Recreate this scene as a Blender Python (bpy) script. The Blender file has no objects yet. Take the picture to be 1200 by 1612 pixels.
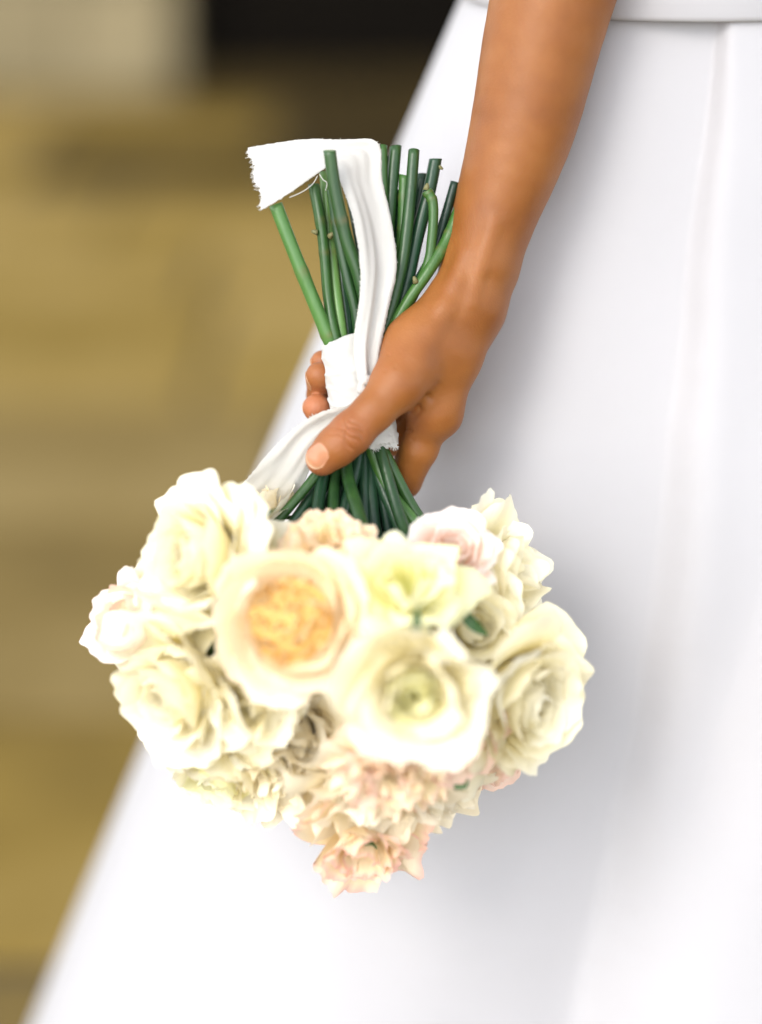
import bpy, math, random
import numpy as np
from mathutils import Vector, Matrix

# ------------------------------------------------------------------ camera, sky, sun, exposure
scn = bpy.context.scene
COL = scn.collection
S = 3250.0                      # photo pixels per metre at the focus plane
D = 1.0                         # metres from the lens to the hand
PITCH = math.radians(20.0)
CAM = np.array([0.0, -0.94, 1.10])
RIGHT = np.array([1.0, 0, 0])
UP = np.array([0, math.sin(PITCH), math.cos(PITCH)])
FWD = np.array([0, math.cos(PITCH), -math.sin(PITCH)])

cd = bpy.data.cameras.new('camera'); cam = bpy.data.objects.new('camera', cd); COL.objects.link(cam)
cam.location = CAM; cam.rotation_euler = (math.pi / 2 - PITCH, 0, 0)
cd.sensor_fit = 'VERTICAL'; cd.sensor_height = 56.0; cd.sensor_width = 41.7
cd.lens = 56.0 * S * D / 1612.0
cd.clip_start = 0.05; cd.clip_end = 300
cd.dof.use_dof = True; cd.dof.focus_distance = 0.995; cd.dof.aperture_fstop = cd.lens / 46.0
cd.dof.aperture_blades = 0
scn.camera = cam

SUN_AZ, SUN_EL = math.radians(33), math.radians(38)
SUND = Vector((-math.sin(SUN_AZ) * math.cos(SUN_EL), -math.cos(SUN_AZ) * math.cos(SUN_EL), math.sin(SUN_EL)))
world = bpy.data.worlds.new('World'); scn.world = world; world.use_nodes = True
wn = world.node_tree
sky = wn.nodes.new('ShaderNodeTexSky'); sky.sky_type = 'NISHITA'; sky.sun_disc = False
sky.sun_elevation = SUN_EL; sky.sun_rotation = math.atan2(SUND.x, SUND.y)
sky.air_density = 1.0; sky.dust_density = 0.7; sky.ozone_density = 0.6
hs = wn.nodes.new('ShaderNodeHueSaturation'); hs.inputs['Saturation'].default_value = 0.23
wn.links.new(sky.outputs[0], hs.inputs['Color'])
wn.links.new(hs.outputs[0], wn.nodes['Background'].inputs[0])
wn.nodes['Background'].inputs[1].default_value = 0.15

sl = bpy.data.lights.new('sun', 'SUN'); so = bpy.data.objects.new('sun', sl); COL.objects.link(so)
sl.energy = 0.50; sl.angle = math.radians(22); sl.color = (1.0, 0.94, 0.85)
so.location = (-2, -2, 4); so.rotation_euler = SUND.to_track_quat('Z', 'Y').to_euler()

scn.view_settings.view_transform = 'Standard'; scn.view_settings.look = 'None'
scn.view_settings.exposure = 1.60; scn.view_settings.gamma = 1.0
scn.view_settings.use_curve_mapping = False
scn.render.engine = 'CYCLES'
scn.cycles.use_denoising = True
scn.cycles.max_bounces = 8; scn.cycles.diffuse_bounces = 5; scn.cycles.transmission_bounces = 6
scn.cycles.sample_clamp_indirect = 6.0

# ------------------------------------------------------------------ helpers
rng = np.random.default_rng(7)
random.seed(7)
WLOC = {}

def C3(p):
    """photo pixel + depth offset in mm -> camera-space metres (right, up, depth)"""
    x, y, w = p[0], p[1], (p[2] if len(p) > 2 else 0.0) / 1000.0
    k = (D + w) / D
    return np.array([(x - 600.0) / S * k, (806.0 - y) / S * k, D + w])

def c2w(c):
    c = np.asarray(c, float)
    return CAM + c[..., 0:1] * RIGHT + c[..., 1:2] * UP + c[..., 2:3] * FWD

def PX(*p):
    return c2w(C3(p))

def w2px(P):
    q = np.asarray(P) - CAM
    d = q @ FWD
    return 600 + S * D * (q @ RIGHT) / d, 806 - S * D * (q @ UP) / d, (d - D) * 1000

def dirw(r, u, t):
    """direction given as right, up, towards-camera -> world unit vector"""
    v = r * RIGHT + u * UP - t * FWD
    return v / np.linalg.norm(v)

def empty(name, loc, parent=None, **props):
    o = bpy.data.objects.new(name, None); COL.objects.link(o)
    loc = np.asarray(loc, float)
    o.empty_display_size = 0.02
    if parent is not None:
        o.parent = parent; o.location = loc - WLOC[parent.name]
    else:
        o.location = loc
    WLOC[o.name] = loc
    for k, v in props.items(): o[k] = v
    return o

def mesh(name, V, F, mat, parent=None, uv=None, smooth=True, origin=None, attr=None, mats=None, midx=None, **props):
    V = np.asarray(V, float)
    org = V.mean(0) if origin is None else np.asarray(origin, float)
    me = bpy.data.meshes.new(name)
    Fl = F.tolist() if isinstance(F, np.ndarray) else F
    me.from_pydata((V - org).tolist(), [], Fl)
    if uv is not None:
        uvl = me.uv_layers.new(name='UVMap')
        li = np.empty(len(me.loops), np.int32); me.loops.foreach_get('vertex_index', li)
        uvl.data.foreach_set('uv', np.asarray(uv, np.float32)[li].ravel())
    if attr:
        for an, av in attr.items():
            a = me.attributes.new(an, 'FLOAT', 'POINT'); a.data.foreach_set('value', np.asarray(av, np.float32))
    for m in (mats or [mat]): me.materials.append(m)
    if midx is not None: me.polygons.foreach_set('material_index', np.asarray(midx, np.int32))
    me.polygons.foreach_set('use_smooth', [bool(smooth)] * len(me.polygons))
    me.update()
    o = bpy.data.objects.new(name, me); COL.objects.link(o)
    if parent is not None:
        o.parent = parent; o.location = org - WLOC[parent.name]
    else:
        o.location = org
    WLOC[o.name] = org
    for k, v in props.items(): o[k] = v
    return o

def grid_faces(nu, nv, wrap=False):
    i = np.arange(nv - 1)[:, None]; j = np.arange(nu if wrap else nu - 1)[None, :]
    j2 = (j + 1) % nu
    a = i * nu + j; b = i * nu + j2; c = (i + 1) * nu + j2; d = (i + 1) * nu + j
    return np.stack([a, b, c, d], -1).reshape(-1, 4)

def catmull(P, n):
    P = np.asarray(P, float)
    Q = np.vstack([2 * P[0] - P[1], P, 2 * P[-1] - P[-2]])
    t = np.linspace(0, len(P) - 1 - 1e-9, n); k = t.astype(int); f = (t - k)[:, None]
    a, b, c, d = Q[k], Q[k + 1], Q[k + 2], Q[k + 3]
    return 0.5 * (2 * b + (c - a) * f + (2 * a - 5 * b + 4 * c - d) * f ** 2 + (3 * b - a - 3 * c + d) * f ** 3)

def tube(P, R, ns=12):
    """world path + radii -> verts, faces (capped)"""
    P = np.asarray(P, float); n = len(P); R = np.broadcast_to(R, n)
    T = np.gradient(P, axis=0); T /= np.linalg.norm(T, axis=1)[:, None]
    N = np.cross(T[0], [0.3, 0.9, 0.31]); N /= np.linalg.norm(N)
    V = []
    a = np.linspace(0, 2 * np.pi, ns, endpoint=False)
    for i in range(n):
        N = N - T[i] * (N @ T[i]); N /= np.linalg.norm(N); B = np.cross(T[i], N)
        V.append(P[i] + R[i] * (np.cos(a)[:, None] * N + np.sin(a)[:, None] * B))
    V = np.vstack(V)
    F = grid_faces(ns, n, True).tolist()
    F.append(list(range(ns))[::-1]); F.append([(n - 1) * ns + k for k in range(ns)])
    return V, F

def box(c, s):
    c = np.asarray(c, float); s = np.asarray(s, float) / 2
    V = np.array([[x, y, z] for x in (-1, 1) for y in (-1, 1) for z in (-1, 1)]) * s + c
    F = [[0, 1, 3, 2], [4, 6, 7, 5], [0, 4, 5, 1], [2, 3, 7, 6], [0, 2, 6, 4], [1, 5, 7, 3]]
    return V, F

def vnoise(P, freq, seed=0):
    """cheap smooth noise, sum of sines"""
    r = np.random.default_rng(seed); out = 0
    for k in range(6):
        d = r.normal(size=3); d /= np.linalg.norm(d)
        out = out + np.sin(P @ d * freq * r.uniform(0.6, 1.7) + r.uniform(0, 6.28))
    return out / 6

# ------------------------------------------------------------------ materials
def newmat(name):
    m = bpy.data.materials.new(name); m.use_nodes = True
    nt = m.node_tree; b = nt.nodes['Principled BSDF']
    return m, nt, b

def nd(nt, typ, **kw):
    n = nt.nodes.new(typ)
    for k, v in kw.items():
        if k.startswith('i_'): n.inputs[k[2:].replace('_', ' ')].default_value = v
        else: setattr(n, k, v)
    return n

def ramp(nt, stops):
    r = nt.nodes.new('ShaderNodeValToRGB'); e = r.color_ramp.elements
    while len(e) < len(stops): e.new(0.5)
    for k, (p, c) in enumerate(stops):
        e[k].position = p; e[k].color = (*c, 1)
    return r

def bump(nt, b, src, strength, dist):
    bp = nt.nodes.new('ShaderNodeBump'); bp.inputs['Strength'].default_value = strength; bp.inputs['Distance'].default_value = dist
    nt.links.new(src, bp.inputs['Height']); nt.links.new(bp.outputs[0], b.inputs['Normal'])
    return bp

def mat_skin():
    m, nt, b = newmat('skin'); L = nt.links.new
    tc = nd(nt, 'ShaderNodeTexCoord')
    n1 = nd(nt, 'ShaderNodeTexNoise', i_Scale=38.0, i_Detail=5.0); L(tc.outputs['Object'], n1.inputs['Vector'])
    r = ramp(nt, [(0.22, (0.20, 0.060, 0.0080)), (0.5, (0.255, 0.086, 0.0145)), (0.78, (0.31, 0.114, 0.024))]); L(n1.outputs[0], r.inputs[0])
    at = nd(nt, 'ShaderNodeAttribute', attribute_name='flush')
    mx = nd(nt, 'ShaderNodeMix', data_type='RGBA'); mx.inputs['B'].default_value = (0.42, 0.15, 0.07, 1)
    L(at.outputs['Fac'], mx.inputs['Factor']); L(r.outputs[0], mx.inputs['A']); L(mx.outputs['Result'], b.inputs['Base Color'])
    b.inputs['Roughness'].default_value = 0.5; b.inputs['Specular IOR Level'].default_value = 0.42
    b.inputs['Subsurface Weight'].default_value = 0.22; b.inputs['Subsurface Radius'].default_value = (1.0, 0.35, 0.16)
    b.inputs['Subsurface Scale'].default_value = 0.006
    v = nd(nt, 'ShaderNodeTexVoronoi', i_Scale=1100.0); L(tc.outputs['Object'], v.inputs['Vector'])
    n2 = nd(nt, 'ShaderNodeTexNoise', i_Scale=260.0, i_Detail=4.0); L(tc.outputs['Object'], n2.inputs['Vector'])
    ad = nd(nt, 'ShaderNodeMath', operation='ADD'); L(v.outputs['Distance'], ad.inputs[0]); L(n2.outputs[0], ad.inputs[1])
    bump(nt, b, ad.outputs[0], 0.22, 0.0005)
    return m

def mat_nail():
    m, nt, b = newmat('nail'); L = nt.links.new
    uv = nd(nt, 'ShaderNodeUVMap', uv_map='UVMap'); sp = nd(nt, 'ShaderNodeSeparateXYZ'); L(uv.outputs[0], sp.inputs[0])
    r = ramp(nt, [(0.0, (0.50, 0.24, 0.13)), (0.22, (0.46, 0.20, 0.11)), (0.85, (0.46, 0.20, 0.105)), (0.97, (0.54, 0.32, 0.19))]); L(sp.outputs['Y'], r.inputs[0])
    L(r.outputs[0], b.inputs['Base Color'])
    b.inputs['Roughness'].default_value = 0.28; b.inputs['Subsurface Weight'].default_value = 0.15
    b.inputs['Subsurface Scale'].default_value = 0.003
    return m

def mat_cloth(name, col, rough=0.55, weave=900.0, transl=0.0, sheen=0.2, bstr=0.25, sheer=0.0):
    m, nt, b = newmat(name); L = nt.links.new
    tc = nd(nt, 'ShaderNodeTexCoord')
    n = nd(nt, 'ShaderNodeTexNoise', i_Scale=9.0, i_Detail=3.0); L(tc.outputs['Object'], n.inputs['Vector'])
    c2 = tuple(x * 0.965 for x in col)
    r = ramp(nt, [(0.3, c2), (0.7, col)]); L(n.outputs[0], r.inputs[0]); L(r.outputs[0], b.inputs['Base Color'])
    b.inputs['Roughness'].default_value = rough; b.inputs['Sheen Weight'].default_value = sheen
    b.inputs['Specular IOR Level'].default_value = 0.35
    w1 = nd(nt, 'ShaderNodeTexWave', wave_type='BANDS', bands_direction='X', i_Scale=weave, i_Distortion=1.5)
    w2 = nd(nt, 'ShaderNodeTexWave', wave_type='BANDS', bands_direction='Z', i_Scale=weave, i_Distortion=1.5)
    L(tc.outputs['Object'], w1.inputs['Vector']); L(tc.outputs['Object'], w2.inputs['Vector'])
    ad = nd(nt, 'ShaderNodeMath', operation='ADD'); L(w1.outputs['Fac'], ad.inputs[0]); L(w2.outputs['Fac'], ad.inputs[1])
    bump(nt, b, ad.outputs[0], bstr, 0.0002)
    if transl > 0:
        tr = nd(nt, 'ShaderNodeBsdfTranslucent'); tr.inputs['Color'].default_value = (*col, 1)
        ms = nd(nt, 'ShaderNodeMixShader'); ms.inputs[0].default_value = transl
        L(b.outputs[0], ms.inputs[1]); L(tr.outputs[0], ms.inputs[2])
        out = ms
        if sheer:
            tp = nd(nt, 'ShaderNodeBsdfTransparent'); m2 = nd(nt, 'ShaderNodeMixShader'); m2.inputs[0].default_value = sheer
            L(ms.outputs[0], m2.inputs[1]); L(tp.outputs[0], m2.inputs[2]); out = m2
        L(out.outputs[0], nt.nodes['Material Output'].inputs['Surface'])
    return m

def mat_petal(name, stops, edge=None, transl=0.26, edge_w=0.10):
    """stops run from the petal base to its tip; edge = colour of a thin margin"""
    m, nt, b = newmat(name); L = nt.links.new
    uv = nd(nt, 'ShaderNodeUVMap', uv_map='UVMap'); sp = nd(nt, 'ShaderNodeSeparateXYZ'); L(uv.outputs[0], sp.inputs[0])
    oi = nd(nt, 'ShaderNodeObjectInfo')
    tc = nd(nt, 'ShaderNodeTexCoord')
    n = nd(nt, 'ShaderNodeTexNoise', i_Scale=55.0, i_Detail=4.0); L(tc.outputs['Object'], n.inputs['Vector'])
    ma = nd(nt, 'ShaderNodeMath', operation='MULTIPLY_ADD'); ma.inputs[1].default_value = 0.22; L(n.outputs[0], ma.inputs[0]); L(sp.outputs['Y'], ma.inputs[2])
    sb = nd(nt, 'ShaderNodeMath', operation='SUBTRACT'); sb.inputs[1].default_value = 0.11; L(ma.outputs[0], sb.inputs[0])
    r = ramp(nt, stops); L(sb.outputs[0], r.inputs[0])
    h = nd(nt, 'ShaderNodeHueSaturation')
    mr = nd(nt, 'ShaderNodeMapRange'); mr.inputs['To Min'].default_value = 0.80; mr.inputs['To Max'].default_value = 1.25
    L(oi.outputs['Random'], mr.inputs['Value']); L(mr.outputs[0], h.inputs['Saturation']); L(r.outputs[0], h.inputs['Color'])
    col = h.outputs[0]
    if edge:
        at = nd(nt, 'ShaderNodeAttribute', attribute_name='rim')
        r2 = ramp(nt, [(1 - 2.2 * edge_w, (0, 0, 0)), (1 - 0.3 * edge_w, (1, 1, 1))])
        a2 = nd(nt, 'ShaderNodeMath', operation='MULTIPLY_ADD'); a2.inputs[1].default_value = 0.2
        L(n.outputs[0], a2.inputs[0]); L(at.outputs['Fac'], a2.inputs[2])
        s2 = nd(nt, 'ShaderNodeMath', operation='SUBTRACT'); s2.inputs[1].default_value = 0.1; L(a2.outputs[0], s2.inputs[0])
        L(s2.outputs[0], r2.inputs[0])
        mx = nd(nt, 'ShaderNodeMix', data_type='RGBA'); mx.inputs['B'].default_value = (*edge, 1)
        L(r2.outputs[0], mx.inputs['Factor']); L(col, mx.inputs['A']); col = mx.outputs['Result']
    L(col, b.inputs['Base Color'])
    b.inputs['Roughness'].default_value = 0.55; b.inputs['Specular IOR Level'].default_value = 0.3; b.inputs['Sheen Weight'].default_value = 0.15
    # fine veins along the petal
    mp = nd(nt, 'ShaderNodeMapping'); mp.inputs['Scale'].default_value = (34, 1.6, 1); L(uv.outputs[0], mp.inputs[0])
    vn = nd(nt, 'ShaderNodeTexNoise', i_Scale=1.0, i_Detail=3.0); L(mp.outputs[0], vn.inputs['Vector'])
    bump(nt, b, vn.outputs[0], 0.35, 0.0012)
    tr = nd(nt, 'ShaderNodeBsdfTranslucent'); L(col, tr.inputs['Color'])
    ms = nd(nt, 'ShaderNodeMixShader'); ms.inputs[0].default_value = transl
    L(b.outputs[0], ms.inputs[1]); L(tr.outputs[0], ms.inputs[2]); L(ms.outputs[0], nt.nodes['Material Output'].inputs['Surface'])
    return m

def mat_stem(name, c1, c2):
    m, nt, b = newmat(name); L = nt.links.new
    tc = nd(nt, 'ShaderNodeTexCoord'); oi = nd(nt, 'ShaderNodeObjectInfo')
    mp = nd(nt, 'ShaderNodeMapping'); mp.inputs['Scale'].default_value = (1, 1, 0.15); L(tc.outputs['Object'], mp.inputs[0])
    n = nd(nt, 'ShaderNodeTexNoise', i_Scale=180.0, i_Detail=4.0); L(mp.outputs[0], n.inputs['Vector'])
    ad = nd(nt, 'ShaderNodeMath', operation='MULTIPLY_ADD'); ad.inputs[1].default_value = 0.5; L(n.outputs[0], ad.inputs[0])
    s = nd(nt, 'ShaderNodeMath', operation='MULTIPLY'); s.inputs[1].default_value = 0.6; L(oi.outputs['Random'], s.inputs[0]); L(s.outputs[0], ad.inputs[2])
    r = ramp(nt, [(0.2, c1), (0.9, c2)]); L(ad.outputs[0], r.inputs[0])
    at = nd(nt, 'ShaderNodeAttribute', attribute_name='scar')
    mx = nd(nt, 'ShaderNodeMix', data_type='RGBA'); mx.inputs['B'].default_value = (0.16, 0.09, 0.03, 1)
    L(at.outputs['Fac'], mx.inputs['Factor']); L(r.outputs[0], mx.inputs['A']); L(mx.outputs['Result'], b.inputs['Base Color'])
    b.inputs['Roughness'].default_value = 0.36; b.inputs['Specular IOR Level'].default_value = 0.5
    n2 = nd(nt, 'ShaderNodeTexNoise', i_Scale=420.0, i_Detail=2.0); L(mp.outputs[0], n2.inputs['Vector'])
    bump(nt, b, n2.outputs[0], 0.3, 0.0006)
    return m

def mat_stone(name, c1, c2, scale=3.0, rough=0.75, bstr=0.4, c3=None):
    m, nt, b = newmat(name); L = nt.links.new
    tc = nd(nt, 'ShaderNodeTexCoord'); oi = nd(nt, 'ShaderNodeObjectInfo')
    n = nd(nt, 'ShaderNodeTexNoise', i_Scale=scale, i_Detail=8.0, i_Roughness=0.6); L(tc.outputs['Object'], n.inputs['Vector'])
    ad = nd(nt, 'ShaderNodeMath', operation='MULTIPLY_ADD'); ad.inputs[1].default_value = 0.34
    st = nd(nt, 'ShaderNodeMath', operation='MULTIPLY_ADD'); st.inputs[1].default_value = 1.1; st.inputs[2].default_value = -0.06; L(n.outputs[0], st.inputs[0])
    L(oi.outputs['Random'], ad.inputs[0]); L(st.outputs[0], ad.inputs[2])
    r = ramp(nt, [(0.35, c1), (0.95, c2)] if c3 is None else [(0.32, c1), (0.62, c2), (0.98, c3)]); L(ad.outputs[0], r.inputs[0]); L(r.outputs[0], b.inputs['Base Color'])
    b.inputs['Roughness'].default_value = rough; b.inputs['Specular IOR Level'].default_value = 0.15
    n2 = nd(nt, 'ShaderNodeTexNoise', i_Scale=40.0, i_Detail=6.0); L(tc.outputs['Object'], n2.inputs['Vector'])
    bump(nt, b, n2.outputs[0], bstr, 0.004)
    return m

def mat_plain(name, col, rough=0.6, var=0.25, scale=60.0):
    m, nt, b = newmat(name); L = nt.links.new
    tc = nd(nt, 'ShaderNodeTexCoord')
    n = nd(nt, 'ShaderNodeTexNoise', i_Scale=scale, i_Detail=4.0); L(tc.outputs['Object'], n.inputs['Vector'])
    r = ramp(nt, [(0.3, tuple(c * (1 - var) for c in col)), (0.7, tuple(min(1, c * (1 + var)) for c in col))])
    L(n.outputs[0], r.inputs[0]); L(r.outputs[0], b.inputs['Base Color']); b.inputs['Roughness'].default_value = rough
    return m

M_skin = mat_skin(); M_nail = mat_nail()
M_dress = mat_cloth('dress_satin', (0.458, 0.450, 0.468), rough=0.6, weave=1400, transl=0.0, bstr=0.15)
M_ribbon = mat_cloth('ribbon_cloth', (0.84, 0.825, 0.79), rough=0.75, weave=1100, transl=0.40, sheen=0.3, bstr=0.5)
M_sheer = mat_cloth('sheer_ribbon', (0.86, 0.845, 0.80), rough=0.75, weave=1100, transl=0.45, sheen=0.3, bstr=0.5, sheer=0.22)
M_white = mat_petal('white_petal', [(0.0, (0.94, 0.86, 0.44)), (0.35, (0.96, 0.88, 0.56)), (0.75, (0.97, 0.91, 0.68)), (1.0, (0.97, 0.92, 0.74))])
M_green = mat_petal('green_white_petal', [(0.0, (0.86, 0.87, 0.34)), (0.4, (0.93, 0.91, 0.50)), (0.8, (0.96, 0.92, 0.62)), (1.0, (0.95, 0.93, 0.64))])
M_blush = mat_petal('blush_petal', [(0.0, (0.95, 0.84, 0.54)), (0.5, (0.95, 0.85, 0.68)), (1.0, (0.96, 0.81, 0.69))], edge=(0.95, 0.70, 0.58))
M_pink = mat_petal('pink_petal', [(0.0, (0.95, 0.82, 0.58)), (0.45, (0.95, 0.76, 0.63)), (1.0, (0.96, 0.80, 0.73))], edge=(0.96, 0.88, 0.82))
M_peach = mat_petal('peach_petal', [(0.0, (0.95, 0.72, 0.40)), (0.5, (0.95, 0.79, 0.55)), (1.0, (0.96, 0.84, 0.64))])
M_orange = mat_petal('apricot_petal', [(0.0, (0.94, 0.60, 0.20)), (0.55, (0.95, 0.71, 0.34)), (1.0, (0.96, 0.82, 0.54))], transl=0.3)
M_carn = mat_petal('carnation_petal', [(0.0, (0.95, 0.72, 0.40)), (0.5, (0.95, 0.81, 0.54)), (1.0, (0.96, 0.84, 0.60))], edge=(0.95, 0.72, 0.55), edge_w=0.05)
M_lisi = mat_petal('pink_edged_petal', [(0.0, (0.88, 0.76, 0.24)), (0.4, (0.95, 0.80, 0.52)), (1.0, (0.96, 0.82, 0.62))], edge=(0.94, 0.60, 0.50), edge_w=0.07)
M_cream = mat_petal('cream_petal', [(0.0, (0.94, 0.82, 0.50)), (0.5, (0.95, 0.86, 0.64)), (1.0, (0.96, 0.89, 0.72))])
M_stem = mat_stem('stem_green', (0.010, 0.040, 0.012), (0.050, 0.135, 0.022))
M_stem_dark = mat_stem('stem_dark', (0.004, 0.021, 0.011), (0.014, 0.054, 0.022))
M_stem_light = mat_stem('stem_light', (0.055, 0.15, 0.032), (0.13, 0.26, 0.07))
M_cut = mat_plain('cut_stem', (0.16, 0.22, 0.10), 0.7)
M_stub = mat_plain('leaf_stub', (0.16, 0.15, 0.06), 0.6)
M_leaf = mat_plain('calyx_green', (0.045, 0.12, 0.03), 0.45)
M_floor = mat_stone('floor_stone', (0.080, 0.051, 0.011), (0.20, 0.132, 0.027), 1.6, c3=(0.30, 0.212, 0.074))
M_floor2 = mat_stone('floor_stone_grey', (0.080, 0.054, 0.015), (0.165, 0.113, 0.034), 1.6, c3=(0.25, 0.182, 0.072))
M_joint = mat_stone('floor_joint', (0.06, 0.045, 0.025), (0.10, 0.08, 0.045), 6.0)
M_wall = mat_stone('wall_stone', (0.10, 0.082, 0.042), (0.25, 0.205, 0.118), 2.5)
M_doorway_dark = mat_plain('doorway_dark', (0.003, 0.002, 0.001), 0.6, 0.4, 6.0)  # near-black colour stands for the doorway's unlit interior
M_dstone = mat_stone('dark_stone', (0.007, 0.0042, 0.001), (0.048, 0.031, 0.007), 3.0)
M_doorway_dark.node_tree.nodes['Principled BSDF'].inputs['Specular IOR Level'].default_value = 0.05

# ------------------------------------------------------------------ setting: floor of slabs, wall, doorway
gz = -0.012
V, F = box((0, 8, gz - 0.1), (44, 40, 0.2))
ground = mesh('ground', V, F, M_joint, smooth=False, origin=(0, 0, 0), kind='structure', label='weathered golden stone slab floor behind the gown')
def slab_mesh(w, l, seed):
    r = np.random.default_rng(seed); g = 0.012; b = 0.012
    x, y = w / 2 - g, l / 2 - g
    pts = np.array([[-x, -y], [x, -y], [x, y], [-x, y]]) + r.uniform(-0.008, 0.008, (4, 2))
    inn = pts * (1 - b / np.array([x, y])); h = 0.012
    V = np.vstack([np.c_[pts, np.full(4, -0.002)], np.c_[pts, np.full(4, h * .55)], np.c_[inn, np.full(4, h)]])
    F = []
    for k in range(4):
        k2 = (k + 1) % 4
        F += [[k, k2, 4 + k2, 4 + k], [4 + k, 4 + k2, 8 + k2, 8 + k]]
    F.append([8, 9, 10, 11])
    return V, F
WALL_Y = 6.35
SLABS = {}
row_y = -0.6; ri = 0
r2 = random.Random(3)
while row_y < WALL_Y - 0.02:
    l = [0.62, 0.78, 0.55, 0.7][ri % 4]
    if row_y + l > WALL_Y - 0.25: l = WALL_Y - row_y
    xx = -3.4 + r2.uniform(-0.4, 0.3)
    while xx < 1.9:
        w = r2.choice([0.7, 0.95, 1.2])
        cxx, cyy = xx + w / 2, row_y + l / 2
        dk_ = cxx > -0.65 and cyy > 4.55  # slabs in front of the doorway take the darker stone colour
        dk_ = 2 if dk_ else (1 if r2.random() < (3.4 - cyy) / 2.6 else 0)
        key = (w, round(l, 3), dk_)
        cx, cy = xx + w / 2, row_y + l / 2
        if key not in SLABS:
            V, F = slab_mesh(w, l, len(SLABS))
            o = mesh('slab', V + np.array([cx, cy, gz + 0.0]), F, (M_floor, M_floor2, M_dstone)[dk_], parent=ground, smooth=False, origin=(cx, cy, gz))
            SLABS[key] = o.data
        else:
            o = bpy.data.objects.new('slab', SLABS[key]); COL.objects.link(o); o.parent = ground; o.location = (cx, cy, gz)
        xx += w
    row_y += l; ri += 1

# back wall with a dark doorway
wl = empty('stone_wall', (0, WALL_Y, 0), label='pale stone wall with a dark doorway behind the slab floor', category='wall')
DX0, DX1, DH = -0.715, 1.5, 2.6
def blocks(x0, x1, z0, z1, y0, depth, bw, bh, parent, mat, seed):
    r = random.Random(seed); z = z0; k = 0
    while z < z1 - 1e-4:
        h = min(bh, z1 - z); x = x0; off = (k % 2) * 0.45 * bw; first = True
        while x < x1 - 1e-4:
            w = min(bw * r.uniform(0.8, 1.2) - (off if first else 0), x1 - x); first = False
            if x1 - x - w < 0.12: w = x1 - x
            V, F = box((x + w / 2, y0 + depth / 2, z + h / 2), (w - 0.012, depth + r.uniform(-0.012, 0.0), h - 0.012))
            mesh('stone_block', V, F, mat, parent=parent, smooth=False)
            x += w
        z += h; k += 1
blocks(-3.6, DX0, 0.0, 3.0, WALL_Y, 0.34, 0.85, 0.42, wl, M_wall, 1)
blocks(DX1, 3.2, 0.0, 3.0, WALL_Y, 0.34, 0.85, 0.42, wl, M_wall, 2)
blocks(DX0, DX1, DH, 3.0, WALL_Y, 0.34, 1.1, 0.4, wl, M_wall, 3)
V, F = box((-0.2, WALL_Y + 0.36, 1.5), (6.8, 0.1, 3.0)); mesh('mortar_core', V[:], F, M_joint, parent=wl, smooth=False)
# near-black door leaves added in the opening to stand for its dark interior
dr = empty('filler_door', ((DX0 + DX1) / 2, WALL_Y + 0.2, 0), label='near-black double door added to stand for the dark doorway interior', category='door')
for k in range(2):
    wdt = (DX1 - DX0) / 2
    cx = DX0 + wdt * (k + 0.5)
    V, F = box((cx, WALL_Y + 0.27, DH / 2), (wdt - 0.01, 0.05, DH - 0.01)); leaf = mesh('filler_leaf', V, F, M_doorway_dark, parent=dr, smooth=False)
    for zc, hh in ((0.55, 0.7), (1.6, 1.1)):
        V, F = box((cx, WALL_Y + 0.238, zc), (wdt * 0.7, 0.02, hh)); mesh('filler_panel', V, F, M_doorway_dark, parent=leaf, smooth=False)
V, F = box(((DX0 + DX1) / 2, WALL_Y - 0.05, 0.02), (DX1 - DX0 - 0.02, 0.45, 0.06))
mesh('threshold_step', V, F, M_dstone, smooth=False, label='dark stone threshold step before the doorway', category='step')

# ------------------------------------------------------------------ person: gown
XC, YC, ZW = 0.159, 0.224, 0.975
person = empty('person', (XC, YC, 0), label='bride in white satin gown holding the bouquet down at her side', category='person')

def dress_base(ph, z):
    """polar base surface round the vertical body axis; ph=0 is +x, -90deg faces the camera"""
    dz = ZW - z
    ax = 0.115 + 0.42 * dz; ay = 0.140 + 0.20 * dz
    e = 2.15
    c, s = np.cos(ph), np.sin(ph)
    return (np.abs(c / ax) ** e + np.abs(s / ay) ** e) ** (-1 / e)

def surf(ph, z, R):
    return np.stack([XC + R * np.cos(ph), YC + R * np.sin(ph), z + 0 * ph], -1)

nph, nz = 720, 260
ph = np.linspace(-np.pi, np.pi, nph, endpoint=False)
zz = np.concatenate([np.linspace(ZW + 0.014, 0.42, 200), np.linspace(0.415, 0.004, 60)])
PH, ZZ = np.meshgrid(ph, zz)
RB = dress_base(PH, ZZ)
PB = surf(PH, ZZ, RB)
pxx, pyy, _ = w2px(PB)
def curve_phi(pts):
    """traced photo line -> angle on the base surface for every height row"""
    pts = np.array(pts, float); out = []
    front = (ph > -np.pi * 0.97) & (ph < -0.05)
    for i in range(nz):
        tx = np.interp(pyy[i, front], pts[:, 1], pts[:, 0])
        f = pxx[i, front] - tx; k = np.argmin(np.abs(f)); out.append(ph[front][k])
    out = np.array(out); ker = np.ones(9) / 9
    return np.convolve(np.pad(out, 4, mode='edge'), ker, 'valid')
E1 = curve_phi([(1140, -60), (1135, 30), (1105, 250), (1075, 450), (1060, 640), (1022, 960), (955, 1250), (885, 1612), (780, 2000), (600, 2800)])
E2 = curve_phi([(1300, -60), (1290, 300), (1245, 700), (1200, 950), (1100, 1250), (1005, 1500), (960, 1612), (860, 2000), (700, 2800)])
E3 = curve_phi([(905, -60), (900, 300), (885, 700), (868, 1000), (800, 1300), (730, 1612), (640, 2000), (480, 2800)])
E4 = curve_phi([(790, -60), (745, 300), (690, 700), (640, 1000), (590, 1300), (540, 1612), (470, 2000), (330, 2800)])
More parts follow.
